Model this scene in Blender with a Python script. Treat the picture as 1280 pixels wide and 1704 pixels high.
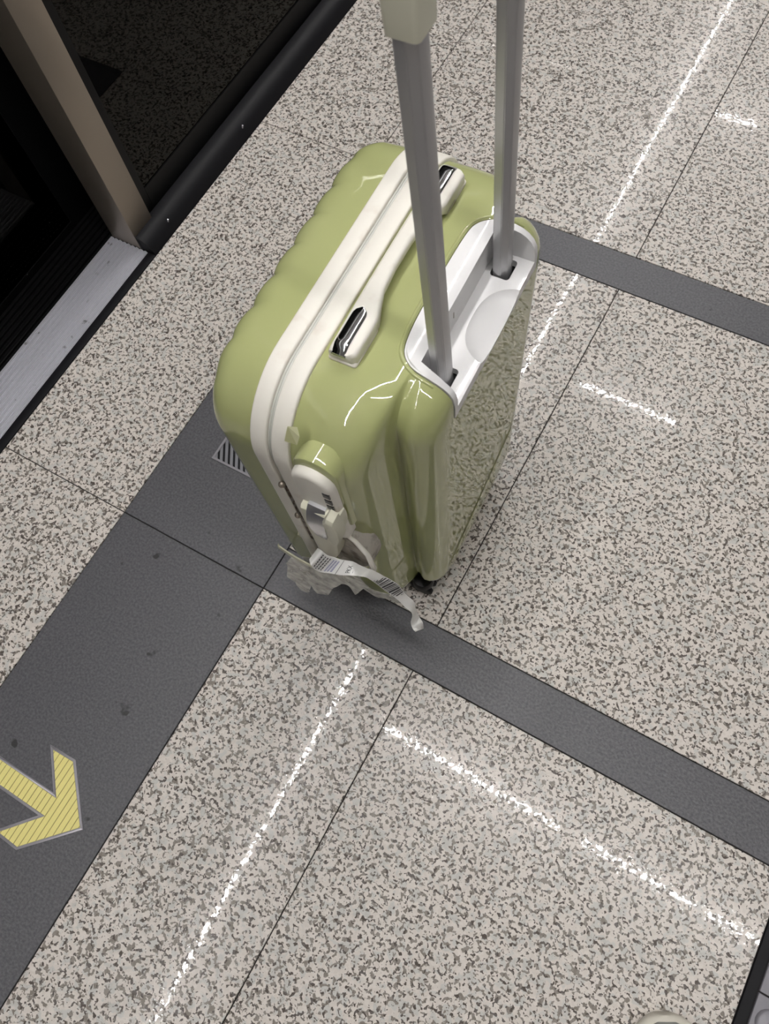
import bpy, bmesh, math, random
from mathutils import Vector, Matrix, noise
random.seed(7)
for o in list(bpy.data.objects): bpy.data.objects.remove(o, do_unlink=True)
S = bpy.context.scene
COL = S.collection

# ---------------------------------------------------------------- camera
cam_d = bpy.data.cameras.new('camera')
cam = bpy.data.objects.new('camera', cam_d); COL.objects.link(cam)
R = Vector((0.86848707, 0.48867647, -0.08321972))
D = Vector((0.42946532, -0.82558647, -0.36601437))
F = Vector((-0.24756768, 0.28213876, -0.92688077))
M = Matrix((( R.x, -D.x, -F.x, 0), (R.y, -D.y, -F.y, 0), (R.z, -D.z, -F.z, 0), (0, 0, 0, 1)))
cam.matrix_world = Matrix.Translation((0, 0, 1.25)) @ M
cam_d.sensor_fit = 'VERTICAL'; cam_d.sensor_height = 24.0
cam_d.lens = 1254.96 / 1704 * 24.0
cam_d.clip_start = 0.01
cam_d.dof.use_dof = True; cam_d.dof.focus_distance = 1.15; cam_d.dof.aperture_fstop = 9.0
S.camera = cam

# ---------------------------------------------------------------- world, exposure
wd = bpy.data.worlds.new('world'); S.world = wd; wd.use_nodes = True
bg = wd.node_tree.nodes['Background']
bg.inputs[0].default_value = (0.9, 0.92, 1.0, 1); bg.inputs[1].default_value = 0.02
S.view_settings.view_transform = 'Standard'; S.view_settings.look = 'None'
S.view_settings.gamma = 1.0; S.view_settings.use_curve_mapping = False
S.view_settings.exposure = 0.0
LAMP = 248.0        # radiance of the ceiling light strips

# ---------------------------------------------------------------- helpers
def srgb(r, g, b):
    f = lambda c: (c / 255 / 12.92) if c / 255 <= 0.04045 else ((c / 255 + 0.055) / 1.055) ** 2.4
    return (f(r), f(g), f(b), 1)

def mat(name, col, rough=0.5, metal=0.0, coat=0.0, spec=0.5, bump=None, var=None, ior=None, trans=0.0):
    m = bpy.data.materials.new(name); m.use_nodes = True
    nt = m.node_tree; p = nt.nodes['Principled BSDF']
    p.inputs['Base Color'].default_value = col
    p.inputs['Roughness'].default_value = rough
    p.inputs['Metallic'].default_value = metal
    p.inputs['Coat Weight'].default_value = coat
    p.inputs['Coat Roughness'].default_value = 0.03
    p.inputs['Specular IOR Level'].default_value = spec
    p.inputs['Transmission Weight'].default_value = trans
    if ior: p.inputs['IOR'].default_value = ior
    tc = nt.nodes.new('ShaderNodeTexCoord')
    if var:     # (scale, colour2, lo, hi)
        n = nt.nodes.new('ShaderNodeTexNoise'); n.inputs['Scale'].default_value = var[0]; n.inputs['Detail'].default_value = 5
        r = nt.nodes.new('ShaderNodeValToRGB')
        r.color_ramp.elements[0].position = var[2]; r.color_ramp.elements[1].position = var[3]
        r.color_ramp.elements[0].color = col; r.color_ramp.elements[1].color = var[1]
        nt.links.new(tc.outputs['Object'], n.inputs['Vector']); nt.links.new(n.outputs['Fac'], r.inputs['Fac'])
        nt.links.new(r.outputs['Color'], p.inputs['Base Color'])
    if bump:    # (scale, strength, distance)
        n = nt.nodes.new('ShaderNodeTexNoise'); n.inputs['Scale'].default_value = bump[0]; n.inputs['Detail'].default_value = 4
        b = nt.nodes.new('ShaderNodeBump'); b.inputs['Strength'].default_value = bump[1]; b.inputs['Distance'].default_value = bump[2]
        nt.links.new(tc.outputs['Object'], n.inputs['Vector']); nt.links.new(n.outputs['Fac'], b.inputs['Height'])
        nt.links.new(b.outputs['Normal'], p.inputs['Normal'])
    return m

def obj(name, bm, m, parent=None, smooth=None):
    me = bpy.data.meshes.new(name)
    bmesh.ops.recalc_face_normals(bm, faces=bm.faces)
    if smooth is not None:
        for f in bm.faces: f.smooth = True
        for e in bm.edges:
            if len(e.link_faces) == 2 and e.calc_face_angle(0) > math.radians(smooth): e.smooth = False
    bm.to_mesh(me); bm.free()
    if m: me.materials.append(m)
    o = bpy.data.objects.new(name, me); COL.objects.link(o)
    if parent: o.parent = parent
    return o

def empty(name, loc, rz=0):
    o = bpy.data.objects.new(name, None); COL.objects.link(o)
    o.location = loc; o.rotation_euler = (0, 0, rz); o.empty_display_size = 0.05
    return o

def tag(o, label=None, cat=None, group=None, kind=None):
    if label: o['label'] = label
    if cat: o['category'] = cat
    if group: o['group'] = group
    if kind: o['kind'] = kind
    return o

def box(bm, x0, x1, y0, y1, z0, z1, bev=0.0, seg=2):
    r = bmesh.ops.create_cube(bm, size=1)
    for v in r['verts']:
        v.co = Vector(((x0 + x1) / 2 + v.co.x * (x1 - x0), (y0 + y1) / 2 + v.co.y * (y1 - y0), (z0 + z1) / 2 + v.co.z * (z1 - z0)))
    if bev:
        es = list({e for v in r['verts'] for e in v.link_edges})
        bmesh.ops.bevel(bm, geom=es, offset=bev, segments=seg, profile=0.5, affect='EDGES')
    return bm

def bxo(name, x0, x1, y0, y1, z0, z1, m, parent=None, bev=0.0, seg=2):
    return obj(name, box(bmesh.new(), x0, x1, y0, y1, z0, z1, bev, seg), m, parent, 40 if bev else None)

def prism(poly, z0, z1):
    bm = bmesh.new()
    a = [bm.verts.new((x, y, z0)) for x, y in poly]; b = [bm.verts.new((x, y, z1)) for x, y in poly]
    bm.faces.new(a); bm.faces.new(b)
    n = len(poly)
    for i in range(n): bm.faces.new((a[i], a[(i + 1) % n], b[(i + 1) % n], b[i]))
    bmesh.ops.recalc_face_normals(bm, faces=bm.faces)
    return bm

def loft(bm, rings, closed_ends=True, cyc=True):
    vs = [[bm.verts.new(p) for p in r] for r in rings]
    n = len(rings[0])
    for a, b in zip(vs, vs[1:]):
        for i in range(n if cyc else n - 1):
            bm.faces.new((a[i], a[(i + 1) % n], b[(i + 1) % n], b[i]))
    if closed_ends:
        bm.faces.new(vs[0]); bm.faces.new(vs[-1])
    return vs

def tube(bm, pts, r, seg=10):
    pts = [Vector(p) for p in pts]; rings = []
    for i, p in enumerate(pts):
        t = (pts[min(i + 1, len(pts) - 1)] - pts[max(i - 1, 0)]).normalized()
        a = t.orthogonal().normalized() if i == 0 else (a - t * a.dot(t)).normalized()
        b = t.cross(a); rr = r[i] if isinstance(r, (list, tuple)) else r
        rings.append([p + (a * math.cos(2 * math.pi * k / seg) + b * math.sin(2 * math.pi * k / seg)) * rr for k in range(seg)])
    loft(bm, rings)

def lathe(bm, prof, c, axis='Z', seg=32):
    rings = []
    for r, h in prof:
        ring = []
        for k in range(seg):
            a = 2 * math.pi * k / seg
            p = (r * math.cos(a), r * math.sin(a), h)
            if axis == 'Y': p = (p[0], p[2], p[1])
            if axis == 'X': p = (p[2], p[0], p[1])
            ring.append(Vector(c) + Vector(p))
        rings.append(ring)
    loft(bm, rings)

def offset_poly(poly, d):
    """inset a simple polygon (counter-clockwise) by d"""
    n = len(poly); out = []
    for i in range(n):
        p0, p1, p2 = Vector(poly[i - 1]), Vector(poly[i]), Vector(poly[(i + 1) % n])
        e1 = (p1 - p0).normalized(); e2 = (p2 - p1).normalized()
        n1 = Vector((-e1.y, e1.x)); n2 = Vector((-e2.y, e2.x))
        k = (n1 + n2) / (1 + n1.dot(n2))
        out.append(tuple(p1 + k * d))
    return out

# ---------------------------------------------------------------- materials
def granite():
    m = bpy.data.materials.new('speckled_granite'); m.use_nodes = True
    nt = m.node_tree; p = nt.nodes['Principled BSDF']; N = nt.nodes.new; L = nt.links.new
    tc = N('ShaderNodeTexCoord'); oi = N('ShaderNodeObjectInfo')
    off = N('ShaderNodeVectorMath'); off.operation = 'SCALE'; off.inputs[0].default_value = (31.0, 17.0, 9.0)
    L(oi.outputs['Random'], off.inputs['Scale'])
    add = N('ShaderNodeVectorMath'); add.operation = 'ADD'
    L(tc.outputs['Object'], add.inputs[0]); L(off.outputs[0], add.inputs[1])
    def nz(sc, det=2.0, rough=0.5, dist=0.0):
        n = N('ShaderNodeTexNoise'); n.inputs['Scale'].default_value = sc; n.inputs['Detail'].default_value = det
        n.inputs['Roughness'].default_value = rough; n.inputs['Distortion'].default_value = dist
        L(add.outputs[0], n.inputs['Vector']); return n.outputs['Fac']
    def ramp(src, a, b):
        r = N('ShaderNodeMapRange'); r.interpolation_type = 'SMOOTHSTEP'
        r.inputs['From Min'].default_value = a; r.inputs['From Max'].default_value = b
        L(src, r.inputs['Value']); return r.outputs['Result']
    def mix(f, a, b):
        x = N('ShaderNodeMix'); x.data_type = 'RGBA'; L(f, x.inputs[0])
        for i, c in ((6, a), (7, b)):
            if isinstance(c, tuple): x.inputs[i].default_value = c
            else: L(c, x.inputs[i])
        return x.outputs[2]
    base = mix(nz(60, 3), srgb(204, 197, 190), srgb(218, 210, 202))
    cream = mix(ramp(nz(85, 2), .50, .62), base, srgb(192, 190, 185))
    c1 = mix(ramp(nz(150, 1.8, .5, .35), .548, .585), cream, srgb(134, 127, 119))
    c2 = mix(ramp(nz(165, 1.6, .5, .3), .585, .615), c1, srgb(90, 83, 78))
    L(c2, p.inputs['Base Color'])
    rr = N('ShaderNodeMapRange'); rr.inputs['From Min'].default_value = .45; rr.inputs['From Max'].default_value = .52
    rr.inputs['To Min'].default_value = .012; rr.inputs['To Max'].default_value = .38
    L(nz(170, 2.0), rr.inputs['Value']); L(rr.outputs['Result'], p.inputs['Roughness'])
    p.inputs['Specular IOR Level'].default_value = 0.5
    b = N('ShaderNodeBump'); b.inputs['Strength'].default_value = 0.02; b.inputs['Distance'].default_value = 0.001
    L(nz(120, 2), b.inputs['Height']); L(b.outputs['Normal'], p.inputs['Normal'])
    return m

GRAN = granite()
DARK = mat('dark_slate_tile', srgb(70, 70, 74), 0.42, bump=(260, 0.35, 0.002), var=(240, srgb(97, 96, 100), .35, .72))
def add_spots(m, scale, lo, hi, col):
    nt = m.node_tree; N = nt.nodes.new; L = nt.links.new; p = nt.nodes['Principled BSDF']
    src = p.inputs['Base Color'].links[0].from_socket
    tc = N('ShaderNodeTexCoord'); n = N('ShaderNodeTexNoise'); n.inputs['Scale'].default_value = scale; n.inputs['Detail'].default_value = 3
    r = N('ShaderNodeMapRange'); r.inputs['From Min'].default_value = lo; r.inputs['From Max'].default_value = hi
    x = N('ShaderNodeMix'); x.data_type = 'RGBA'; L(tc.outputs['Object'], n.inputs['Vector']); L(n.outputs['Fac'], r.inputs['Value'])
    L(r.outputs['Result'], x.inputs[0]); L(src, x.inputs[6]); x.inputs[7].default_value = col; L(x.outputs[2], p.inputs['Base Color'])
add_spots(DARK, 21, .70, .73, srgb(42, 40, 42))
GROUT = mat('grout', srgb(38, 35, 33), 0.9)
BLACK = mat('black_rubber', srgb(20, 20, 23), 0.5, spec=.2)
BLACKM = mat('black_metal', srgb(12, 12, 13), 0.38, spec=.25)
SILV = mat('brushed_aluminium', srgb(205, 205, 212), 0.38, 0.55, bump=(90, .2, .001))
STEEL = mat('stainless_steel', srgb(160, 150, 138), 0.4, .8)
YELLOW = mat('yellow_inlay', srgb(228, 218, 138), 0.5, bump=(300, .2, .001))
ARROWFR = mat('arrow_frame_metal', srgb(150, 147, 152), 0.4, 0.5)
GREYRIB = mat('grey_inlay', srgb(135, 135, 140), 0.4, 0.4)
TACT = mat('tactile_metal', srgb(128, 126, 132), 0.45, 0.35, bump=(160, .3, .001))
SHELL = mat('green_polycarbonate', srgb(176, 180, 127), 0.012, ior=1.75, var=(9, srgb(171, 176, 121), .35, .65))
WHITE = mat('cream_frame_plastic', srgb(236, 232, 222), 0.42, bump=(140, .1, .0008), var=(38, srgb(228, 221, 210), .58, .72))
TRAYW = mat('white_plastic', srgb(229, 228, 228), 0.35, coat=.2)
SEAL = mat('grey_rubber_seal', srgb(196, 197, 190), 0.5)
CHROME = mat('chrome', (.82, .83, .86, 1), 0.06, 1.0)
SATIN = mat('satin_chrome', srgb(215, 216, 220), 0.22, 1.0)
POLE = mat('anodised_aluminium', srgb(182, 182, 184), 0.34, 0.75)
GRIP = mat('cream_grip_plastic', srgb(222, 220, 200), 0.4)
OLIVE = mat('olive_plastic', srgb(168, 162, 112), 0.4)
PAPER = mat('white_tag_paper', srgb(250, 249, 246), 0.4)
INK = mat('black_ink', srgb(45, 44, 48), 0.6)
BLUEINK = mat('blue_ink', srgb(120, 122, 170), 0.6)
DIRTY = mat('scuffed_grey_plastic', srgb(178, 172, 162), 0.5, bump=(80, .4, .002), var=(45, srgb(98, 86, 74), .48, .66))
RUST = mat('rusty_steel', srgb(92, 76, 62), 0.5, 0.6, var=(120, srgb(150, 146, 140), .45, .6))
BIGDARK = mat('digit_and_gap_black', srgb(14, 14, 14), 0.3)

def film_mat():
    m = bpy.data.materials.new('cloudy_torn_film'); m.use_nodes = True
    nt = m.node_tree; N = nt.nodes.new; L = nt.links.new
    p = nt.nodes['Principled BSDF']; out = nt.nodes['Material Output']
    p.inputs['Base Color'].default_value = srgb(222, 221, 214); p.inputs['Roughness'].default_value = 0.25
    t = N('ShaderNodeBsdfTransparent'); mx = N('ShaderNodeMixShader')
    n = N('ShaderNodeTexNoise'); n.inputs['Scale'].default_value = 70; n.inputs['Detail'].default_value = 5
    tc = N('ShaderNodeTexCoord'); L(tc.outputs['Object'], n.inputs['Vector'])
    r = N('ShaderNodeMapRange'); r.inputs['From Min'].default_value = .3; r.inputs['From Max'].default_value = .65
    r.inputs['To Min'].default_value = .3; r.inputs['To Max'].default_value = .85
    L(n.outputs['Fac'], r.inputs['Value']); L(r.outputs['Result'], mx.inputs[0])
    L(t.outputs[0], mx.inputs[1]); L(p.outputs[0], mx.inputs[2]); L(mx.outputs[0], out.inputs['Surface'])
    return m
FILM = film_mat()

def glass_mat():
    m = bpy.data.materials.new('dark_tinted_glass'); m.use_nodes = True
    nt = m.node_tree; N = nt.nodes.new; L = nt.links.new
    nt.nodes.remove(nt.nodes['Principled BSDF']); out = nt.nodes['Material Output']
    t = N('ShaderNodeBsdfTransparent'); t.inputs[0].default_value = (.30, .31, .31, 1)
    g = N('ShaderNodeBsdfGlossy'); g.inputs['Roughness'].default_value = 0.015; g.inputs['Color'].default_value = (.5, .5, .47, 1)
    fr = N('ShaderNodeFresnel'); fr.inputs['IOR'].default_value = 1.5
    mx = N('ShaderNodeMixShader')
    L(fr.outputs[0], mx.inputs[0]); L(t.outputs[0], mx.inputs[1]); L(g.outputs[0], mx.inputs[2]); L(mx.outputs[0], out.inputs['Surface'])
    return m
GLASS = glass_mat()
CEIL = mat('ceiling_grey', srgb(225, 225, 222), 0.8)
WALLM = mat('wall_panel', srgb(120, 118, 114), 0.5)
TUN = mat('tunnel_concrete', srgb(30, 29, 28), 0.9)
EMIT = bpy.data.materials.new('light_strip_diffuser'); EMIT.use_nodes = True
_e = EMIT.node_tree.nodes['Principled BSDF']
_e.inputs['Emission Color'].default_value = (1.0, .98, .965, 1); _e.inputs['Emission Strength'].default_value = LAMP
ALUM = mat('lamp_housing', srgb(200, 200, 200), 0.5)

# ---------------------------------------------------------------- structure
XE, XL, XR, XJ, XT = -1.057, -0.762, -0.452, -0.1545, 0.4577
B1, B2, T2, T1 = 0.158, 0.242, 1.0034, 1.0886
floor = tag(bxo('floor', XE, 5.6, -3.2, 5.6, -0.16, -0.0035, GROUT), kind='structure')
G = 0.0009
def tile(name, x0, x1, y0, y1, m, bev=0.0008):
    bm = box(bmesh.new(), x0 + G, x1 - G, y0 + G, y1 - G, -0.02, 0.0)
    es = [e for e in bm.edges if all(v.co.z > -0.001 for v in e.verts)]
    bmesh.ops.bevel(bm, geom=es, offset=bev, segments=1, affect='EDGES')
    return obj(name, bm, m, floor)
P = T1 - B1
ys_side = [B1 - 3 * P, B1 - 2 * P, B1 - P, B1, T1, T1 + P, T1 + 2 * P, T1 + 3 * P, T1 + 4 * P]
for a, b in zip(ys_side, ys_side[1:]):
    tile('granite_tile', XE, XL, a, b, GRAN)
    if a < T1 - .01: tile('dark_tile', XL, XR, a, b, DARK)
    else: tile('granite_tile', XL, XJ, a, b, GRAN)
for a, b in ((B1 - 3 * P, B1 - 2 * P), (B1 - 2 * P, B1 - P), (B1 - P, B1), (B2, T2)):
    tile('granite_tile', XR, XJ, a, b, GRAN); tile('granite_tile', XJ, XT, a, b, GRAN)
for a, b in zip(ys_side[4:], ys_side[5:]): tile('granite_tile', XJ, XT, a, b, GRAN)
tile('dark_strip_tile', XR, XT, B1, B2, DARK); tile('dark_strip_tile', XR, XT, T2, T1, DARK)
# border and tactile plates at the right
tile('dark_strip_tile', XT, XT + .0175, ys_side[0], ys_side[-1], BLACK)
XP = XT + .0175
for k in range(-5, 8):
    y0 = -0.30 + k * .30
    t = tile('tactile_tile', XP, XP + .30, y0, y0 + .30, TACT)
    bm = bmesh.new()
    for i in range(5):
        for j in range(5):
            lathe(bm, [(.0, .0), (.0195, 0), (.0175, .003), (.0135, .0048), (.0, .005)][1:], (XP + .012 + .0135 + .0 + i * .06 , y0 + .0285 + j * .06, 0), seg=20)
    obj('raised_dome', bm, TACT, t, 50)['kind'] = 'stuff'
for i in range(4):
    x0 = XP + .30 + i * .6
    for a, b in zip(ys_side, ys_side[1:]): tile('granite_tile', x0, x0 + .6, a, b, GRAN)

# room shell
def slab(name, *a, m=WALLM):
    return tag(bxo(name, *a, m), kind='structure')
HC = 3.2
slab('ceiling', -4.6, 5.6, -3.2, 5.6 + 1.8, HC + .012, HC + .10, m=CEIL)
slab('wall_right', 5.6, 5.7, -3.3, 7.5, -0.16, HC + .1)
slab('wall_front', -4.6, 5.7, -3.3, -3.2, -1.3, HC + .1)
slab('wall_back', -4.6, 5.7, 7.4, 7.5, -1.3, HC + .1)
slab('wall_left', -4.7, -4.6, -3.3, 7.5, -1.3, HC + .1, m=TUN)
slab('trim_1', XE, 5.6, 5.6, 7.4, -0.16, -0.0035, m=GROUT)
slab('trim_2', -4.6, XE - .26, -3.2, 7.4, -1.4, -1.25, m=TUN)

# ceiling lights
def light_strip(x0, x1, y0, y1, label, group, z=HC):
    along_x = (x1 - x0) > (y1 - y0)
    t = empty('ceiling_light', ((x0 + x1) / 2, (y0 + y1) / 2, z))
    cx, cy = (x0 + x1) / 2, (y0 + y1) / 2
    bm = box(bmesh.new(), x0 - cx - .004, x1 - cx + .004, y0 - cy - .004, y1 - cy + .004, .003, .0118)
    obj('housing', bm, ALUM, t)
    obj('diffuser', box(bmesh.new(), x0 - cx, x1 - cx, y0 - cy, y1 - cy, .0, .0029), EMIT, t)
    return tag(t, label, 'lamp', group)
ORD = ['first', 'second', 'third', 'fourth', 'fifth', 'sixth', 'seventh', 'eighth', 'ninth']
def yrun(x, w, where, y0=-3.1, y1=7.2, L=1.46, gap=.03):
    y = y0
    while y < y1:
        k = int((y - y0) / (L + gap) + .5)
        light_strip(x - w / 2, x + w / 2, y, min(y + L, y1), 'long ceiling light strip running %s, %s from the front wall' % (where, ORD[k]), 'light strips along the platform')
        y += L + gap
yrun(-.863, .013, 'over the platform edge', y0=-2.5)
for y, segs in ((.2025, [(-.556, .539), (.676, 1.78)]), (2.764, [(-.478, .175)]), (5.40, [(-3.0, -2.76), (-2.62, -1.77), (-.54, -.22), (-.10, .9)])):
    row = {.2025: 'the row above the suitcase', 2.764: 'the row beyond the suitcase', 5.40: 'the farthest row'}[y]
    for i, (a, b) in enumerate(list(segs)):
        light_strip(a, b, y - .0105, y + .0105, 'short ceiling light strip, %s from the doors in %s' % (ORD[i], row), 'light strips across the platform')

# ---------------------------------------------------------------- platform screen door side
YP0, YP1 = .667, .729
edge = tag(bxo('trim_3', XE - .020, XE - .0005, -3.0, YP0, -.03, .0010, BLACK, bev=.001), kind='structure')
kerb = empty('platform_edge_kerb', (XE - .03, 3.0, 0))
tag(kerb, 'black rounded kerb rail running along the foot of the dark glass panel', 'kerb')
bm = bmesh.new()
prof = [(-.050, -.02), (-.050, .034), (-.034, .034), (-.024, .030), (-.012, .022), (-.005, .010), (-.0005, .0), (-.0005, -.02)]
loft(bm, [[(XE + a - kerb.location.x, y - 3.0, b) for a, b in prof] for y in (YP0 + .001, 5.6)])
obj('rail', bm, BLACK, kerb, 50)
for y in (.742, 1.036):
    bm = bmesh.new(); tube(bm, [(XE - .012 - kerb.location.x, y - 3.0, .020), (XE - .012 - kerb.location.x + .003, y - 3.0, .028)], .0016, 8)
    obj('pin', bm, SILV, kerb, 40)

# ridged metal sill
sill = empty('door_sill', (-1.13, -1.1, 0))
tag(sill, 'silver ribbed metal threshold plate at the foot of the platform door', 'threshold')
SILL = mat('worn_sill_aluminium', srgb(205, 205, 212), 0.38, 0.5, var=(42, srgb(120, 118, 120), .66, .74))
bxo('plate', -1.180 + 1.13, XE - .0205 + 1.13, -1.9, YP0 + 1.1 - .001, -.03, -.0015, SILV, sill)
w = (XE - .0205 + 1.180) / 9
for k in range(9):
    x = -1.180 + k * w
    bm = box(bmesh.new(), x + .0016 + 1.13, x + w - .0016 + 1.13, -1.9, YP0 + 1.1 - .001, -.0016, .002)
    es = [e for e in bm.edges if all(v.co.z > .001 for v in e.verts) and abs(e.verts[0].co.y - e.verts[1].co.y) > .1]
    bmesh.ops.bevel(bm, geom=es, offset=.0016, segments=2, affect='EDGES')
    obj('rib', bm, SILL, sill, 60)
dark = empty('door_track', (-1.235, -1.1, -.012))
tag(dark, 'black ribbed door track between the silver threshold and the dark sliding door', 'track')
bxo('channel', -.05, .0545, -1.9, 2.4, -.05, -.006, BLACKM, dark)
for k in range(7):
    x = -.048 + k * .0145
    bxo('rib', x, x + .008, -1.9, 2.4, -.0061, -.0005, BLACKM, dark, .001, 1)

# post
post = empty('door_post', (-1.136, .698, 0))
tag(post, 'brushed steel rectangular door post standing on the ribbed threshold', 'post')
bxo('post_body', -.039, .039, -.031, .031, 0.0, 2.25, STEEL, post, .0015)
bxo('base_shoe', .0392, .048, -.0305, .031, -.015, .028, BLACK, post, .002)
# fixed glass panel right of the post
fx = empty('glass_panel', (-1.118, 3.0, 0))
tag(fx, 'tall fixed dark glass panel to the right of the steel door post', 'glass')
bxo('pane', -.006, .006, YP1 - 3.0 + .025, 2.5, .0855, 2.2, GLASS, fx)
bxo('frame_stile', -.010, .0075, YP1 - 3.0 + .0008, YP1 - 3.0 + .0245, -.01, 2.2, BLACKM, fx)
bxo('bottom_rail', -.022, .0085, YP1 - 3.0 + .0248, 2.5, -.01, .085, BLACKM, fx)
tag(bxo('door_header', -1.28, -1.075, -3.1, 7.3, 2.2505, 2.45, WALLM), 'grey header beam above the platform doors', 'beam')
# sliding door leaf to the left, set back
sd = empty('sliding_door', (-1.293, -.7, 0))
tag(sd, 'dark glass sliding platform door set back behind the ribbed threshold', 'door')
y1 = .80 + .7
bxo('bottom_rail', -.012, .006, -2.3, y1, -.06, -.0005, BLACKM, sd)
bxo('frame_stile', -.012, .006, y1 - .14, y1, .0, 2.24, BLACKM, sd)
bxo('pane', -.008, .003, -2.3, y1 - .1402, .0, 2.2, GLASS, sd)
bm = bmesh.new()       # rows of little frit dots on the pane near its lower edge
for i in range(90):
    for j in range(7):
        y = y1 - .155 - i * .011 - (j % 2) * .0055; z = .014 + j * .0095; r = .0022 - j * .00022
        vs = [bm.verts.new((.0034, y + r * math.cos(a), z + r * math.sin(a))) for a in [k * math.pi / 3 for k in range(6)]]
        bm.faces.new(vs)
bmesh.ops.solidify(bm, geom=bm.faces, thickness=.0003)
fr = obj('frit_dots', bm, GREYRIB, sd); fr['kind'] = 'stuff'
# panel closing behind the post
bxo_back = tag(bxo('dark_return_panel', -1.285, -1.19, .80, .83, -.01, 2.24, BLACKM), 'black upright return panel behind the steel post', 'panel')

# ---------------------------------------------------------------- floor arrow inlays
def strips(poly, inner, n_dir, pitch, gap, z0, z1, m, parent, name, phase=0.0):
    nd = Vector((n_dir[0], n_dir[1], 0)).normalized()
    vals = [Vector((x, y, 0)).dot(nd) for x, y in inner]
    s = min(vals) + phase
    while s < max(vals):
        bm = prism(inner, z0, z1)
        bmesh.ops.triangulate(bm, faces=[f for f in bm.faces if len(f.verts) > 4])
        for (off, sgn) in ((s, -1), (s + pitch - gap, 1)):
            g = bmesh.ops.bisect_plane(bm, geom=bm.verts[:] + bm.edges[:] + bm.faces[:], plane_co=nd * off, plane_no=nd * sgn, clear_outer=True)
            ed = [e for e in g['geom_cut'] if isinstance(e, bmesh.types.BMEdge)]
            if ed: bmesh.ops.holes_fill(bm, edges=[e for e in bm.edges if e.is_boundary], sides=0)
        islands(name, bm, m, parent)
        s += pitch
def islands(name, bm, m, parent):
    seen = set()
    for f0 in bm.faces:
        if f0 in seen: continue
        st = [f0]; isl = []; seen.add(f0)
        while st:
            f = st.pop(); isl.append(f)
            for e in f.edges:
                for g in e.link_faces:
                    if g not in seen: seen.add(g); st.append(g)
        if len(isl) < 5: continue
        nb = bmesh.new(); mp = {}
        for f in isl: nb.faces.new([mp.setdefault(v, None) or mp.update({v: nb.verts.new(v.co)}) or mp[v] for v in f.verts])
        obj(name, nb, m, parent)
    bm.free()
def frame_ring(poly, wd_, z0, z1):
    inn = offset_poly(poly, wd_)
    bm = bmesh.new(); n = len(poly)
    V = [[bm.verts.new((x, y, z)) for x, y in pl] for pl, z in ((poly, z0), (poly, z1), (inn, z1), (inn, z0))]
    for a in range(4):
        A, Bv = V[a], V[(a + 1) % 4]
        for i in range(n): bm.faces.new((A[i], A[(i + 1) % n], Bv[(i + 1) % n], Bv[i]))
    return bm, inn
def arrow_poly():
    return [(-.74, -.329), (-.572, -.329), (-.6155, -.375), (-.5722, -.3885), (-.4945, -.3095)][:0]
ay = -.311
arrow = empty('floor_arrow', (0, 0, 0))
up = [(-.4935, ay), (-.5700, ay + .0775), (-.6225, ay + .0755), (-.5708, ay + .0195), (-.76, ay + .0195)]
dn = [(x, 2 * ay - y) for x, y in up[1:]]
poly = [up[0]] + up[1:] + dn[::-1]          # counter-clockwise
bm, inn = frame_ring(poly, .0042, -.001, .0022)
bmesh.ops.bevel(bm, geom=[e for e in bm.edges if all(v.co.z > .002 for v in e.verts)], offset=.0006, segments=2, affect='EDGES')
obj('arrow_frame', bm, ARROWFR, arrow, 60)
obj('arrow_bed', prism(offset_poly(poly, .0043), .0001, .0007), mat('arrow_bed_brown', srgb(150, 140, 90), .7), arrow)
strips(poly, offset_poly(poly, .0045), (1, 0), .0098, .0012, .0007, .0017, YELLOW, arrow, 'inlay_rib')
tag(arrow, 'yellow ribbed arrow with a metal rim set into the dark floor tile', 'arrow')
arrow.location = (0, 0, 0)

sq = empty('floor_marker', (0, 0, 0))
poly2 = [(-.6762, .3245), (-.5362, .3245), (-.5362, .4105), (-.6762, .4105)]
bm, inn = frame_ring(poly2, .0042, -.001, .0022); obj('marker_frame', bm, ARROWFR, sq)
obj('marker_bed', prism(offset_poly(poly2, .0043), .0001, .0007), BLACK, sq)
strips(poly2, offset_poly(poly2, .0045), (1, .62), .0098, .0045, .0007, .0020, GREYRIB, sq, 'inlay_rib')
tag(sq, 'grey ribbed metal marker in the dark tile, its corner showing beside the suitcase', 'marker')

# ---------------------------------------------------------------- suitcase
YAW = math.radians(2.2)
case = empty('suitcase', (-.2965, .4245, 0), YAW)
tag(case, 'scuffed glossy green hard-shell suitcase with cream frame and raised telescopic handle', 'suitcase')
W, ZB, H = .2075, .045, .6225
ZC = (ZB + H) / 2; HH = (H - ZB) / 2
NC, NU, NZ = 14, 90, 56
def ring(w, hh, r, d, zc=ZC):
    """rounded rectangle in (u, z) at depth d; local coordinates are (d, u, z)"""
    r = min(r, w - .001, hh - .001); pts = []
    def seg(a, b, n): return [(a[0] + (b[0] - a[0]) * i / n, a[1] + (b[1] - a[1]) * i / n) for i in range(n)]
    def arc(cu, cz, a0): return [(cu + r * math.cos(a0 + math.pi / 2 * i / NC), cz + r * math.sin(a0 + math.pi / 2 * i / NC)) for i in range(NC)]
    u, z = w - r, hh - r
    pts += seg((w, -z), (w, z), NZ) + arc(u, z, 0) + seg((u, hh), (-u, hh), NU) + arc(-u, z, math.pi / 2)
    pts += seg((-w, z), (-w, -z), NZ) + arc(-u, -z, math.pi) + seg((-u, -hh), (u, -hh), NU) + arc(u, -z, 1.5 * math.pi)
    return [Vector((d, a, zc + b)) for a, b in pts]
RC = .085
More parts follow.
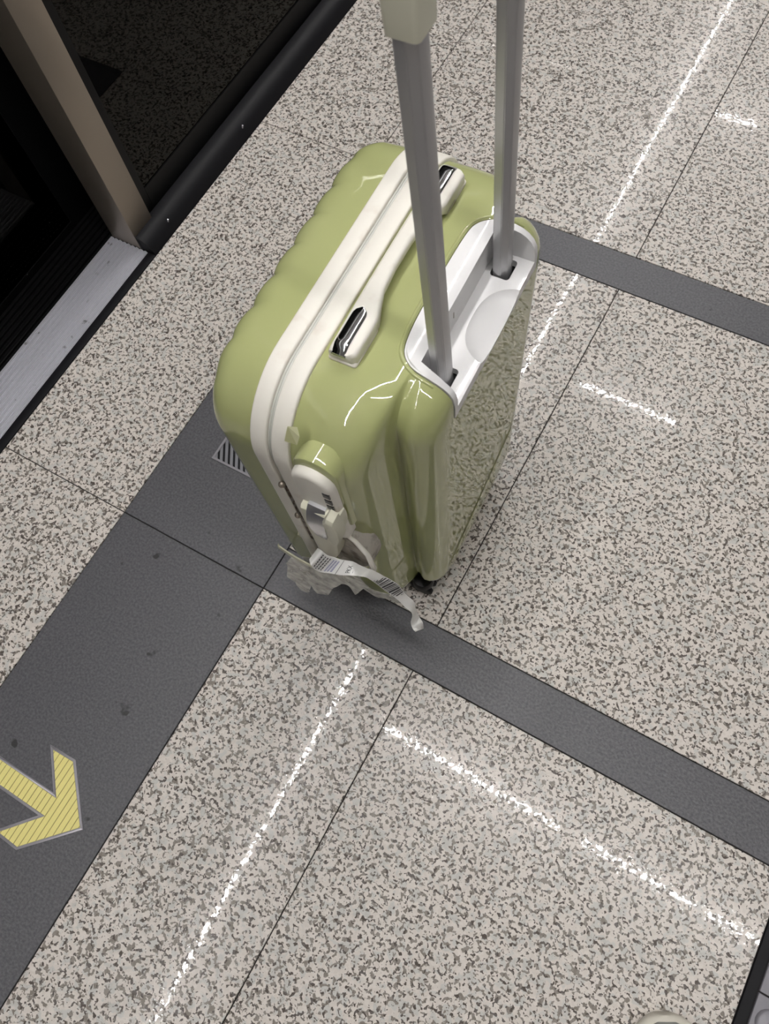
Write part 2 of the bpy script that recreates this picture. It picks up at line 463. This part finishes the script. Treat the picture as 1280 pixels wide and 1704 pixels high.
# front half with vertical ribs
rings = [ring(W, HH, RC, -.045), ring(W, HH, RC, -.056), ring(W - .0003, HH - .0003, RC, -.075), ring(W - .001, HH - .001, RC, -.088)]
prof_n = [0, 0, 0, 0]
R2 = .040
for i in range(1, 13):
    a = math.pi / 2 * i / 12
    ins = .001 + R2 * (1 - math.cos(a)); rings.append(ring(W - ins, HH - ins, RC - ins * .8, -.088 - R2 * math.sin(a))); prof_n.append(a)
w0, h0 = W - .001 - R2, HH - .001 - R2
for s in [.03, .08, .14, .2, .27, .34, .42, .5, .58, .66, .74, .82, .9, .95]:
    rings.append(ring(w0 * (1 - s), h0 * (1 - s), (RC - R2 * .8) * (1 - s) + .002, -.128 - .002 * s)); prof_n.append(math.pi / 2)
def rib(u):
    if abs(u) > .175: return 0.0
    c = abs(math.sin(math.pi * (u - .0035) / .0437)) ** 1.1
    k = min(1, (.175 - abs(u)) / .02)
    return -.0038 * k * (1 - c) ** 1.3
for rg, a in zip(rings, prof_n):
    fade = math.sin(a) ** .6 if a > 0 else 0
    if fade <= 0: continue
    for p in rg:
        top = max(0, min(1, (abs(p.z - ZC) - HH * .5) / (HH * .35)))
        f = rib(p.y) * fade
        p.x -= f * math.sin(a); p.z += math.copysign(1, p.z - ZC) * f * math.cos(a) * top
bm = bmesh.new(); loft(bm, rings)
obj('front_shell', bm, SHELL, case, 60)

# back half, stepped into the trolley housing
prof = [(-.024, W, 0, RC), (-.012, W, 0, RC), (.020, W + .0005, 0, RC), (.042, W - .0005, 0, RC), (.056, W - .0035, .0, RC - .001), (.066, W - .009, .0002, RC - .004),
        (.074, W - .0165, .0004, RC - .01), (.080, W - .026, .0006, RC - .018), (.0845, W - .037, .0008, RC - .025), (.0880, W - .046, .001, RC - .03),
        (.0900, W - .056, .0012, RC - .034), (.0918, W - .0645, .0014, RC - .036), (.0945, W - .0675, .0018, RC - .036), (.098, W - .0665, .0021, RC - .035), (.102, W - .0625, .0026, RC - .035),
        (.107, W - .0600, .0036, RC - .036), (.1135, W - .0615, .0058, RC - .037), (.1195, W - .066, .0092, RC - .039), (.1245, W - .0715, .0142, RC - .042),
        (.128, W - .079, .021, RC - .046), (.1295, W - .087, .030, RC - .05)]
prof = [(d if d < .0975 else .0975 + (d - .0975) * .79, w, k, r) for d, w, k, r in prof]
def remap(d):
    if d <= .042: return d
    if d <= .0945: return .042 + (d - .042) * .70
    return .07875 + (d - .0945) * (.1227 - .07875) / (.1227 - .0945)
prof = [(remap(d), w, k, r) for d, w, k, r in prof]
DB = prof[-1][0]
rings = [ring(w, HH - k, r, d) for d, w, k, r in prof]
w0, h0, r0 = W - .087, HH - .030, RC - .05
for s in (.04, .1, .2, .35, .5, .65, .8, .93): rings.append(ring(w0 * (1 - s), h0 * (1 - s), r0 * (1 - s) + .001, DB + .0003 + .0004 * s))
bm = bmesh.new(); loft(bm, rings)
back = obj('back_shell', bm, SHELL, case, 60)

# tray outline in (d, u)
TO = [(.170, -.0985), (.135, -.0985), (.115, -.0985), (.095, -.0975), (.080, -.0950), (.070, -.0905), (.062, -.0830), (.0575, -.073), (.0545, -.050),
      (.0535, -.02), (.0535, .04), (.055, .082), (.060, .094), (.069, .102), (.080, .1065), (.092, .1085), (.105, .109), (.135, .109), (.170, .109)]
def smooth_open(pts, n=2):
    for _ in range(n):
        q = [pts[0]]
        for a, b in zip(pts, pts[1:]):
            q += [(a[0] * .75 + b[0] * .25, a[1] * .75 + b[1] * .25), (a[0] * .25 + b[0] * .75, a[1] * .25 + b[1] * .75)]
        q.append(pts[-1]); pts = q
    return pts
TS = smooth_open(TO)
ZT = .566
def boolean(o, bm, op='DIFFERENCE'):
    me = bpy.data.meshes.new('t'); bmesh.ops.recalc_face_normals(bm, faces=bm.faces); bm.to_mesh(me); bm.free()
    c = bpy.data.objects.new('t', me); COL.objects.link(c); c.matrix_world = o.parent.matrix_basis.copy() if o.parent else Matrix()
    md = o.modifiers.new('b', 'BOOLEAN'); md.operation = op; md.solver = 'EXACT'; md.object = c
    bpy.context.view_layer.update()
    ev = o.evaluated_get(bpy.context.evaluated_depsgraph_get())
    nm = bpy.data.meshes.new_from_object(ev)
    o.modifiers.clear(); old = o.data; o.data = nm; bpy.data.meshes.remove(old)
    bpy.data.objects.remove(c, do_unlink=True); bpy.data.meshes.remove(me)
bpy.context.view_layer.update()
def outset(pl, k):
    q = offset_poly(pl, -k); return [q[i] if 0 < i < len(pl) - 1 else (pl[i][0], q[i][1]) for i in range(len(pl))]
area = sum(TS[i][0] * TS[(i + 1) % len(TS)][1] - TS[(i + 1) % len(TS)][0] * TS[i][1] for i in range(len(TS)))
TSC = TS if area > 0 else TS[::-1]
boolean(back, prism(outset(TSC, .0008), ZT, .70))

# white tray, trimmed at the back to follow the shell
def back_clip(pl, x):
    return [(min(a, x), b) for a, b in pl]
bmt = prism(back_clip(TSC, .14), ZT + .0008, H + .0016)
bmesh.ops.bevel(bmt, geom=[e for e in bmt.edges if all(v.co.z > H for v in e.verts) and (e.verts[0].co.x < .139 or e.verts[1].co.x < .139)], offset=.0025, segments=3, affect='EDGES')
tray = obj('handle_tray', bmt, TRAYW, case, 45)
well = [(.0805, -.0835), (.0800, -.05), (.0800, .088), (.0835, .0955), (.092, .0995), (.105, .101), (.16, .101), (.16, -.0940), (.110, -.0915), (.095, -.0880), (.086, -.0852)]
area = sum(well[i][0] * well[(i + 1) % len(well)][1] - well[(i + 1) % len(well)][0] * well[i][1] for i in range(len(well)))
bw = prism(well if area > 0 else well[::-1], .582, .70)
boolean(tray, bw)
bs = bmesh.new()
bmesh.ops.create_uvsphere(bs, u_segments=48, v_segments=32, radius=1)
for v in bs.verts:
    c = v.co
    v.co = Vector((.134 + c.x * .045, .012 + math.copysign(abs(c.y) ** .75, c.y) * .054, .590 + c.z * .0215))
boolean(tray, bs)
bi = bmesh.new()
irings = [ring(w + .0008, HH - k + .0016, r, d + (.0012 if d > .05 else 0)) for d, w, k, r in prof] + [ring(w0 * (1 - s), h0 * (1 - s), r0 * (1 - s) + .001, DB + .0015 + .0004 * s) for s in (.04, .2, .5, .93)]
loft(bi, irings); boolean(tray, bi, 'INTERSECT')
for cu in (-.068, .081):
    bh = bmesh.new(); box(bh, .0965 - .0105, .0965 + .0118, cu - .0138, cu + .0138, .570, .60, .004, 3); boolean(tray, bh)
for p in tray.data.polygons: p.use_smooth = True
for e in tray.data.edges: pass
def sharpen(o, deg):
    bm = bmesh.new(); bm.from_mesh(o.data)
    for f in bm.faces: f.smooth = True
    for e in bm.edges: e.smooth = not (len(e.link_faces) == 2 and e.calc_face_angle(0) > math.radians(deg))
    bm.to_mesh(o.data); bm.free()
sharpen(tray, 32); sharpen(back, 45)
# slit mark on the well wall
obj('release_mark', box(bmesh.new(), .0801, .0806, -.0095, -.0085, .598, .607), DIRTY, tray)
# raised green lip around the tray
bm = bmesh.new(); lip = [(a, b) for a, b in outset(TSC, .0035) if a < .106]
def top_z(d):
    for (d0, _, k0, _), (d1, _, k1, _) in zip(prof, prof[1:]):
        if d0 <= d <= d1: return H - (k0 + (k1 - k0) * (d - d0) / (d1 - d0))
    return H
lip = sorted(lip, key=lambda p: TSC.index(min(TSC, key=lambda q: (q[0] - p[0]) ** 2 + (q[1] - p[1]) ** 2)))
lp = [(a, b, top_z(a) - .0006) for a, b in lip]
i0 = max(range(len(lp)), key=lambda i: (Vector(lp[i]) - Vector(lp[(i + 1) % len(lp)])).length)
lp = lp[i0 + 1:] + lp[:i0 + 1]
tube(bm, lp, .0022, 10)
obj('tray_lip', bm, SHELL, case, 60)

# frame bands and seal
def band(d0, d1, off, inner, name, m, bev=.002):
    sec = [(inner, d0), (off - bev, d0), (off - bev * .3, d0 + bev * .3), (off, d0 + bev), (off + .0004, (d0 + d1) / 2), (off, d1 - bev), (off - bev * .3, d1 - bev * .3), (off - bev, d1), (inner, d1)]
    rs = [ring(W + o, HH + o, RC + o, d) for o, d in sec]
    bm = bmesh.new(); vs = loft(bm, rs, closed_ends=False)
    a, b = vs[-1], vs[0]; n = len(a)
    for i in range(n): bm.faces.new((a[i], a[(i + 1) % n], b[(i + 1) % n], b[i]))
    return obj(name, bm, m, case, 50)
band(-.0590, -.0394, .0042, -.004, 'frame_band', WHITE)
band(-.0333, -.0122, .0046, -.004, 'frame_band', WHITE)
band(-.0392, -.0335, .0004, -.004, 'seal_strip', SEAL, .0006)
band(-.0368, -.0361, .0012, .0003, 'seal_ridge', SEAL, .0002)

# carrying handle
ch = [( -.116, .0125, .0155), (-.112, .0148, .0175), (-.09, .0150, .0185), (-.066, .0150, .0195), (-.052, .0128, .0200), (-.035, .0100, .0205), (-.005, .0088, .0208), (.03, .0088, .0208),
      (.058, .0100, .0205), (.075, .0128, .0200), (.088, .0150, .0195), (.112, .0150, .0185), (.132, .0148, .0175), (.137, .0125, .0155)]
def rrect(cx, cz, hx, hz, r, n=4):
    out = []
    for (sx, sz, a0) in ((1, 1, 0), (-1, 1, 90), (-1, -1, 180), (1, -1, 270)):
        for i in range(n + 1):
            a = math.radians(a0 + 90 * i / n)
            out.append((cx + sx * (hx - r) + r * math.cos(a), cz + sz * (hz - r) + r * math.sin(a)))
    return out
bm = bmesh.new(); rs = []
for u, hw, top in ch:
    end = (u < -.06 or u > .082)
    edge0 = -.0032                                # straight on the frame side, waisted on the other
    c = edge0 + hw
    z0 = .0012 if end else .0085
    rs.append([Vector((x, u, H + z)) for x, z in rrect(c, (top + z0) / 2, hw, (top - z0) / 2, .0045)])
loft(bm, rs)
handle = obj('carry_handle', bm, WHITE, case, 50)
for sgn, uc, ue in ((-1, -.092, -.1175), (1, .113, .1385)):
    bm = bmesh.new(); rs = []
    L0, L1 = (uc - .0255, uc + .029) if sgn < 0 else (uc - .029, uc + .0255)
    n = 14
    for i in range(n + 1):
        u = L0 + (L1 - L0) * i / n
        inner_t = (L1 - u) if sgn < 0 else (u - L0)
        hw = .0080 * math.sqrt(max(0.02, 1 - max(0, 1 - inner_t / .008) ** 2))
        outer_t = (u - L0) if sgn < 0 else (L1 - u)
        zt = .0198 + .0022 - max(0, .009 - outer_t) * .8
        rs.append([Vector((x, u, H + z)) for x, z in rrect(.0085, (zt + .011) / 2, hw, (zt - .011) / 2, min(.003, hw * .8))])
    loft(bm, rs); obj('chrome_cap', bm, CHROME, handle, 50)
    bm = bmesh.new()
    box(bm, -.0052, .0266, min(ue, ue - sgn * .050), max(ue, ue - sgn * .050), H - .001, H + .0040, .0035, 3)
    obj('handle_base', bm, WHITE, handle, 50)

# telescopic poles and grip (leaning 2.5 degrees, as loose poles do)
LEAN = -.044
def pole_pt(d, u, z): return Vector((d + LEAN * (z - .58), u, z))
sec = [(-.0062, -.0105), (.0018, -.0118), (.0072, -.0070), (.0082, 0), (.0072, .0070), (.0018, .0118), (-.0062, .0105), (-.0076, .0085), (-.0076, -.0085)]
for cu in (-.068, .081):
    bm = bmesh.new(); loft(bm, [[pole_pt(.0965 + a * 1.07, cu + b * 1.07, z) for a, b in sec] for z in (.567, .975)])
    bmesh.ops.bevel(bm, geom=[e for e in bm.edges if abs(e.verts[0].co.z - e.verts[1].co.z) > .1], offset=.0007, segments=2, affect='EDGES')
    p = obj('telescopic_pole', bm, POLE, case, 40)
    bm = bmesh.new()
    box(bm, .0965 - .0098, .0965 + .0112, cu - .0132, cu + .0132, .5705, .5735, .003, 2); obj('pole_gap_shade', bm, BIGDARK, p, 40)  # black slab in the hole stands in for the shade around the pole
bm = bmesh.new(); gz = .958
rs = []
pth = [(-.068, .950, .0132, .0118), (-.068, .975, .0135, .0125), (-.066, .990, .0135, .013), (-.058, 1.003, .0135, .0135), (-.04, 1.009, .0135, .0125), (.006, 1.010, .0135, .012), (.053, 1.009, .0135, .0125), (.071, 1.003, .0135, .0135), (.079, .990, .0135, .013), (.081, .975, .0135, .0125), (.081, .950, .0132, .0118)]
for i, (u, z, a, b) in enumerate(pth):
    q0 = pth[max(0, i - 1)]; q1 = pth[min(len(pth) - 1, i + 1)]
    t = Vector((0, q1[0] - q0[0], q1[1] - q0[1])).normalized(); n = Vector((0, -t.z, t.y)); 
    c = pole_pt(.0965, u, z)
    rs.append([c + Vector((x, 0, 0)) + n * y for x, y in rrect(0, 0, b, a, .004)])
loft(bm, rs); grip = obj('handle_grip', bm, GRIP, case, 45)
bm = bmesh.new(); box(bm, .0968, .1005, -.045, .058, .9975, 1.0035, .002, 2)
for v in bm.verts: v.co.x += -.014
obj('grip_button', bm, OLIVE, grip, 40)

# lock, latch and side fittings on the near side  (local y is negative towards the viewer)
def ylofted(poly_fn, ys):
    bm = bmesh.new(); loft(bm, [[Vector((x, y, z)) for x, z in poly_fn(k)] for y, k in ys]); return bm
def capsule(cx, z0, z1, hw, k, n=10):
    r = hw - k; out = []
    for i in range(n + 1): a = math.pi * i / n; out.append((cx + r * math.cos(a), z1 - hw + r * math.sin(a)))
    zb = z0 + k
    out += [(cx - r, zb + .004), (cx - r + .004, zb), (cx + r - .004, zb), (cx + r, zb + .004)]
    return out
lock = obj('lock_body', ylofted(lambda k: capsule(.021, .415, .578, .0250, k), [(-.200, 0), (-.2175, 0), (-.2220, .0012), (-.2242, .004), (-.2248, .008)]), WHITE, case, 40)
obj('lock_bulge', ylofted(lambda k: capsule(.023, .44, .592, .0268, k), [(-.19, 0), (-.2100, 0), (-.2125, .001), (-.2140, .004)]), SHELL, lock, 40)
for z in (.5465, .5310, .5155):
    bm = bmesh.new()
    rs = [[Vector((.0385 + a * s, y, z + b * s)) for a, b in ((-.0042, .0052), (.0042, .0052), (.0042, -.0052), (-.0042, -.0052))] for y, s in ((-.2230, 1), (-.2252, 1), (-.2256, .8))]
    loft(bm, rs); obj('digit_wheel', bm, BIGDARK, lock)
# latch: white lever with a chrome clasp
lv = [(.0015, .500), (.0475, .507), (.0495, .49), (.0455, .455), (.036, .42), (.029, .365), (.020, .338), (.0015, .345), (-.0035, .40), (-.003, .46)]
lv = smooth_open(lv + [lv[0]], 1)[:-1]
bm = bmesh.new(); c = Vector((.022, .43)); rs = []
for y, s in ((-.215, 1), (-.2300, 1), (-.2335, .96), (-.2345, .88)):
    rs.append([Vector((c.x + (a - c.x) * s, y, c.y + (b - c.y) * s)) for a, b in lv])
loft(bm, rs); latch = obj('latch_lever', bm, GRIP, case, 40)
bm = bmesh.new(); rs = []
for x0, x1, y, z in ((.0165, .0225, -.2360, .4260), (.0125, .0270, -.2385, .4340), (.0105, .0310, -.2400, .4560), (.0100, .0330, -.2405, .4760), (.0100, .0335, -.2385, .4860), (.0102, .0335, -.2345, .4980), (.0110, .0325, -.2290, .5080)):
    rs.append([Vector(p) for p in ((x0, y, z), (x1, y, z), (x1, -.2200, z), (x0, -.2200, z))])
loft(bm, rs); obj('chrome_clasp', bm, SATIN, latch, 25)
cap = [(.0335, .502), (.0400, .516), (.0480, .512), (.0515, .490), (.0500, .462), (.0440, .440), (.0370, .4300), (.0330, .448), (.0345, .48)]
bm = bmesh.new(); c = Vector((.042, .475)); rs = []
for y, s in ((-.226, 1), (-.2385, 1), (-.2410, .9), (-.2415, .75)):
    rs.append([Vector((c.x + (a - c.x) * s, y, c.y + (b - c.y) * s)) for a, b in cap])
loft(bm, rs); obj('latch_tongue', bm, GRIP, latch, 40)
# side handle / scuffed bracket below the latch
bk = [(.006, .395), (.030, .408), (.052, .400), (.066, .378), (.066, .345), (.058, .318), (.035, .296), (.006, .292)]
bk = smooth_open(bk + [bk[0]], 1)[:-1]
bm = bmesh.new(); c = Vector((.036, .35)); rs = []
for y, s in ((-.195, 1.06), (-.2165, 1.04), (-.2200, 1.0), (-.2215, .93), (-.2170, .84)):
    rs.append([Vector((c.x + (a - c.x) * s, y, c.y + (b - c.y) * s)) for a, b in bk])
loft(bm, rs); bracket = obj('side_handle_socket', bm, DIRTY, case, 40)
bm = bmesh.new(); tube(bm, [(.058, -.215, .300), (.066, -.221, .315), (.071, -.224, .345), (.066, -.222, .385), (.050, -.219, .407), (.030, -.216, .414)], [.003, .0035, .0038, .0035, .003, .002], 10)
obj('socket_rim', bm, WHITE, bracket, 40)
# hinge hardware showing in the seal gap
for z0, z1 in ((.425, .470), (.290, .375)):
    bm = box(bmesh.new(), -.0388, -.0338, -.2115, -.2092, z0, z1, .0008, 1); obj('gap_plate', bm, RUST, case)
for z in (.477, .381):
    bm = bmesh.new(); bmesh.ops.create_icosphere(bm, subdivisions=2, radius=.0045)
    bmesh.ops.translate(bm, vec=(-.0385, -.2125, z), verts=bm.verts); obj('rivet', bm, STEEL, case, 60)
bm = bmesh.new(); tube(bm, [(-.0363, -.2118, z) for z in (.375, .40, .43, .474)], .0013, 6); obj('gap_wire', bm, RUST, case, 60)
# small torn tape piece beside the band
bm = bmesh.new()
vs = [bm.verts.new(p) for p in ((-.008, -.2040, .5985), (.0035, -.2010, .5935), (.0060, -.1960, .6045), (.002, -.1905, .6120), (-.0075, -.1935, .6115))]
bm.faces.new(vs); bmesh.ops.solidify(bm, geom=bm.faces, thickness=.0012)
for v in bm.verts: v.co += Vector((0, -.0035, .0035))
obj('tape_scrap', bm, mat('aged_tape', srgb(200, 200, 160), .4), case)

# wheels
def wheel(d, u):
    bm = bmesh.new(); lathe(bm, [(.016, .030), (.018, .032), (.018, .0465), (.016, .052)], (d, u, 0), seg=20)
    hsg = obj('wheel_housing', bm, BLACKM, case, 40)
    for s in (-1, 1):
        bm = bmesh.new(); lathe(bm, [(.006, s * .0035), (.0185, s * .0035), (.0205, s * .005), (.0205, s * .0105), (.0185, s * .012), (.006, s * .012)], (d, u, .0206), 'Y', 24)
        obj('wheel', bm, BLACK, hsg, 40)
for d in (-.085, .085):
    for u in (-.135, .135): wheel(d, u)

# scuffed clear film still stuck along the bottom edge of the near side
def sheet(name, outline, depth_fn, m, parent, n=14, th=.0005, amp=.004, seed=0.0, fold=None):
    """crumpled sheet: outline in (d, z) triangulated on a fine grid and pushed along y"""
    bm = bmesh.new()
    vs = [bm.verts.new((a, 0, b)) for a, b in outline]; bm.faces.new(vs)
    xs = [a for a, _ in outline]; zs = [b for _, b in outline]
    for i in range(1, n):
        x = min(xs) + (max(xs) - min(xs)) * i / n
        bmesh.ops.bisect_plane(bm, geom=bm.verts[:] + bm.edges[:] + bm.faces[:], plane_co=(x, 0, 0), plane_no=(1, 0, .15))
        z = min(zs) + (max(zs) - min(zs)) * i / n
        bmesh.ops.bisect_plane(bm, geom=bm.verts[:] + bm.edges[:] + bm.faces[:], plane_co=(0, 0, z), plane_no=(.12, 0, 1))
    for v in bm.verts:
        q = Vector((v.co.x * 20 + seed, v.co.z * 20, seed))
        v.co.y = depth_fn(v.co.x, v.co.z) + amp * (noise.noise(q) + .18 * noise.noise(q * 2.3))
    bmesh.ops.solidify(bm, geom=bm.faces, thickness=th)
    return obj(name, bm, m, parent, 35)

film = empty('torn_plastic_film', case.location, YAW)
tag(film, 'torn cloudy plastic film hanging under the latch on the suitcase side', 'plastic film')
sheet('film_sheet', [(-.050, .250), (-.052, .205), (-.085, .110), (-.083, .070), (-.066, .078), (-.050, .140), (-.047, .100), (-.025, .118), (-.008, .175), (.008, .205), (.022, .215), (.030, .190), (.046, .235), (.058, .262), (.050, .300), (.030, .315), (.0, .300), (-.030, .275)],
      lambda x, z: -.2320 - .012 * max(0, min(1, (.24 - z) / .12)), FILM, film, seed=3.1, amp=.007)
sheet('film_flap', [(-.062, .255), (-.078, .215), (-.088, .165), (-.098, .120), (-.085, .098), (-.070, .125), (-.060, .170), (-.040, .205), (-.035, .262)],
      lambda x, z: -.2420, FILM, film, seed=8.3, amp=.006)
sheet('film_edge', [(.020, .150), (.050, .128), (.066, .133), (.078, .118), (.092, .130), (.104, .142), (.100, .172), (.075, .160), (.045, .168), (.022, .182)],
      lambda x, z: -.2140 + max(0, x - .045) * .22, FILM, film, seed=5.7, amp=.003, th=.0004)
# pale plastic strip end poking out to the left
bm = bmesh.new()
rs = []
for i, (x, y, z) in enumerate([(-.0665, -.2440, .3140), (-.0660, -.2445, .3070), (-.058, -.2450, .301), (-.045, -.2440, .286), (-.030, -.2420, .270), (-.012, -.2380, .262)]):
    rs.append([Vector((x + a * .3, y + b, z + a)) for a, b in ((.0060, .0010), (.0060, -.0010), (-.0060, -.0010), (-.0060, .0010))])
loft(bm, rs)
obj('strap_end', bm, mat('pale_green_plastic', srgb(205, 205, 180), .4), film, 30)

# ---------------------------------------------------------------- airline luggage tag strip
ltag = empty('luggage_tag', case.location, YAW)
tag(ltag, 'white paper airline baggage tag strip with barcode, dangling below the suitcase latch', 'tag')
# edge A (upper) and edge B (lower) polylines in local (d, u, z)
EA = [(0.0056, -0.2400, 0.3813), (0.0183, -0.2460, 0.4046), (0.0249, -0.2460, 0.3948), (0.0323, -0.2440, 0.3909), (0.0403, -0.2420, 0.3878), (0.0500, -0.2400, 0.3905), (0.0560, -0.2380, 0.3883), (0.0615, -0.2350, 0.3728), (0.0687, -0.2320, 0.3616), (0.0737, -0.2290, 0.3523), (0.0848, -0.2240, 0.3273), (0.0981, -0.2180, 0.2927), (0.1027, -0.2130, 0.2374), (0.1154, -0.2130, 0.2147), (0.1169, -0.2140, 0.1845), (0.1227, -0.2170, 0.1536), (0.1303, -0.2210, 0.1461), (0.1322, -0.2240, 0.1199)]
EB = [(0.0012, -0.2560, 0.3746), (0.0074, -0.2620, 0.3782), (0.0100, -0.2620, 0.3631), (0.0170, -0.2600, 0.3557), (0.0302, -0.2580, 0.3635), (0.0453, -0.2560, 0.3715), (0.0569, -0.2540, 0.3811), (0.0651, -0.2510, 0.3826), (0.0689, -0.2480, 0.3766), (0.0749, -0.2450, 0.3713), (0.0807, -0.2400, 0.3407), (0.0872, -0.2340, 0.2980), (0.1008, -0.2290, 0.2547), (0.1103, -0.2290, 0.2317), (0.1211, -0.2300, 0.2166), (0.1179, -0.2330, 0.1674), (0.1220, -0.2370, 0.1518), (0.1283, -0.2400, 0.1562)]
def catmull(P, t):
    n = len(P) - 1; x = t * n; i = min(int(x), n - 1); f = x - i
    p = [Vector(P[max(0, min(n, i + k))]) for k in (-1, 0, 1, 2)]
    return .5 * ((2 * p[1]) + (p[2] - p[0]) * f + (2 * p[0] - 5 * p[1] + 4 * p[2] - p[3]) * f * f + (3 * p[1] - p[0] - 3 * p[2] + p[3]) * f ** 3)
def tag_pt(s, t, lift=0.0):
    a, b = catmull(EA, s), catmull(EB, s)
    p = a.lerp(b, t)
    if lift:
        e = .004; a2, b2 = catmull(EA, min(1, s + e)), catmull(EB, min(1, s + e)); a1, b1 = catmull(EA, max(0, s - e)), catmull(EB, max(0, s - e))
        nn = (a2.lerp(b2, t) - a1.lerp(b1, t)).cross(b - a).normalized()
        if nn.y > 0: nn = -nn
        p = p + nn * lift
    return p
bm = bmesh.new(); NS = 150; NT = 12
front = [[bm.verts.new(tag_pt(i / NS, j / NT, .0003)) for j in range(NT + 1)] for i in range(NS + 1)]
rear = [[bm.verts.new(tag_pt(i / NS, j / NT, -.0002)) for j in range(NT + 1)] for i in range(NS + 1)]
for i in range(NS):
    for j in range(NT):
        bm.faces.new((front[i][j], front[i + 1][j], front[i + 1][j + 1], front[i][j + 1]))
        bm.faces.new((rear[i][j], rear[i][j + 1], rear[i + 1][j + 1], rear[i + 1][j]))
    for j in (0, NT): bm.faces.new((front[i][j], front[i + 1][j], rear[i + 1][j], rear[i][j]))
for j in range(NT):
    for i in (0, NS): bm.faces.new((front[i][j], front[i][j + 1], rear[i][j + 1], rear[i][j]))
paper = obj('paper_strip', bm, PAPER, ltag, 60)
def tag_quads(name, quads, m):
    bm = bmesh.new()
    for s0, s1, t0, t1 in quads:
        n = 4
        for k in range(n):
            a, b = t0 + (t1 - t0) * k / n, t0 + (t1 - t0) * (k + 1) / n
            vs = [bm.verts.new(tag_pt(s, t, .0010)) for s, t in ((s0, a), (s1, a), (s1, b), (s0, b))]
            bm.faces.new(vs)
    return obj(name, bm, m, paper)
rng = random.Random(4)
q = []; s = .555
while s < .700:
    w_ = rng.choice((.0028, .0045, .007)); q.append((s, s + w_, .06, .94)); s += w_ + rng.choice((.0035, .005, .007))
tag_quads('barcode', q, INK)
tag_quads('rule_line', [(.262, .2645, .0, 1.0), (.40, .4022, .0, .96)], INK)
q = []
for s0 in (.085, .108, .131, .154):       # columns of tiny print
    t = .08
    while t < .9:
        l = rng.uniform(.06, .16); q.append((s0, s0 + .009, t, min(.92, t + l))); t += l + .04
tag_quads('small_print', q, INK)
q = []
for s0 in (.184, .205, .226):
    t = .12
    while t < .85:
        q.append((s0, s0 + .012, t, t + .035)); t += .06
tag_quads('blue_print', q, BLUEINK)
q = []
for s0 in (.372, .386):
    t = .15
    while t < .8:
        l = rng.uniform(.04, .1); q.append((s0, s0 + .006, t, t + l)); t += l + .03
tag_quads('small_print', q, INK)
def tag_text(txt, s_base, s_h, t0, t1, name):
    """letters standing across the strip: text x runs along t, text height along s"""
    cu = bpy.data.curves.new('txt', 'FONT'); cu.body = txt; cu.size = 1; cu.resolution_u = 3
    to = bpy.data.objects.new('txt', cu); COL.objects.link(to); bpy.context.view_layer.update()
    me = bpy.data.meshes.new_from_object(to.evaluated_get(bpy.context.evaluated_depsgraph_get()))
    bpy.data.objects.remove(to, do_unlink=True)
    xs = [v.co.x for v in me.vertices]; ys = [v.co.y for v in me.vertices]
    for v in me.vertices:
        a = (v.co.x - min(xs)) / (max(xs) - min(xs)); b = (v.co.y - min(ys)) / (max(ys) - min(ys))
        v.co = tag_pt(s_base - s_h * b, t1 + (t0 - t1) * a, .0010)
    me.materials.append(INK)
    o = bpy.data.objects.new(name, me); COL.objects.link(o); o.parent = paper
tag_text('PKX', .355, .036, .28, .82, 'airport_code')

# ---------------------------------------------------------------- sneaker toe at the lower right
shoe = empty('sneaker', (.372, -.092, 0), 0)
tag(shoe, 'toe of a pale grey sneaker at the bottom edge of the picture', 'shoe')
ax = Vector((.50, -.866, 0)); sd_ = Vector((.866, .50, 0))
def shoe_ring(l, hw, z0, z1, c=0.0):
    o = Vector((-.036 * .5, .036, 0)) * 0
    pts = []
    for k in range(20):
        a = 2 * math.pi * k / 20
        x = hw * math.copysign(abs(math.cos(a)) ** .7, math.cos(a)); z = (z0 + z1) / 2 + (z1 - z0) / 2 * math.copysign(abs(math.sin(a)) ** .7, math.sin(a))
        pts.append(ax * l + sd_ * (x + c) + Vector((0, 0, z)))
    return pts
bm = bmesh.new(); loft(bm, [shoe_ring(l, w_, .0005, h) for l, w_, h in ((-.004, .014, .024), (0, .026, .026), (.008, .037, .027), (.03, .047, .027), (.08, .052, .026), (.15, .043, .027), (.22, .042, .030), (.27, .038, .032), (.29, .026, .032), (.296, .012, .030))])
obj('sole', bm, mat('shoe_sole', srgb(205, 200, 188), .6), shoe, 50)
bm = bmesh.new(); loft(bm, [shoe_ring(l, w_, .02, h) for l, w_, h in ((.003, .012, .032), (.008, .024, .043), (.018, .034, .050), (.04, .042, .058), (.09, .046, .075), (.14, .038, .095), (.18, .036, .105), (.25, .036, .108), (.28, .026, .104))])
up_ = obj('upper', bm, mat('shoe_upper', srgb(150, 152, 148), .8, bump=(400, .4, .001)), shoe, 50)
for i in range(5):
    l = .085 + i * .017; z = .0735 + i * .0062
    bm = bmesh.new(); tube(bm, [ax * (l + .004 * math.cos(t * 3)) + sd_ * (t * .022) + Vector((0, 0, z + .004 - .006 * t * t)) for t in [-1, -.5, 0, .5, 1]], .0025, 8)
    obj('lace', bm, mat('shoe_lace', srgb(225, 225, 220), .8) if i == 0 else bpy.data.materials['shoe_lace'], shoe, 60)
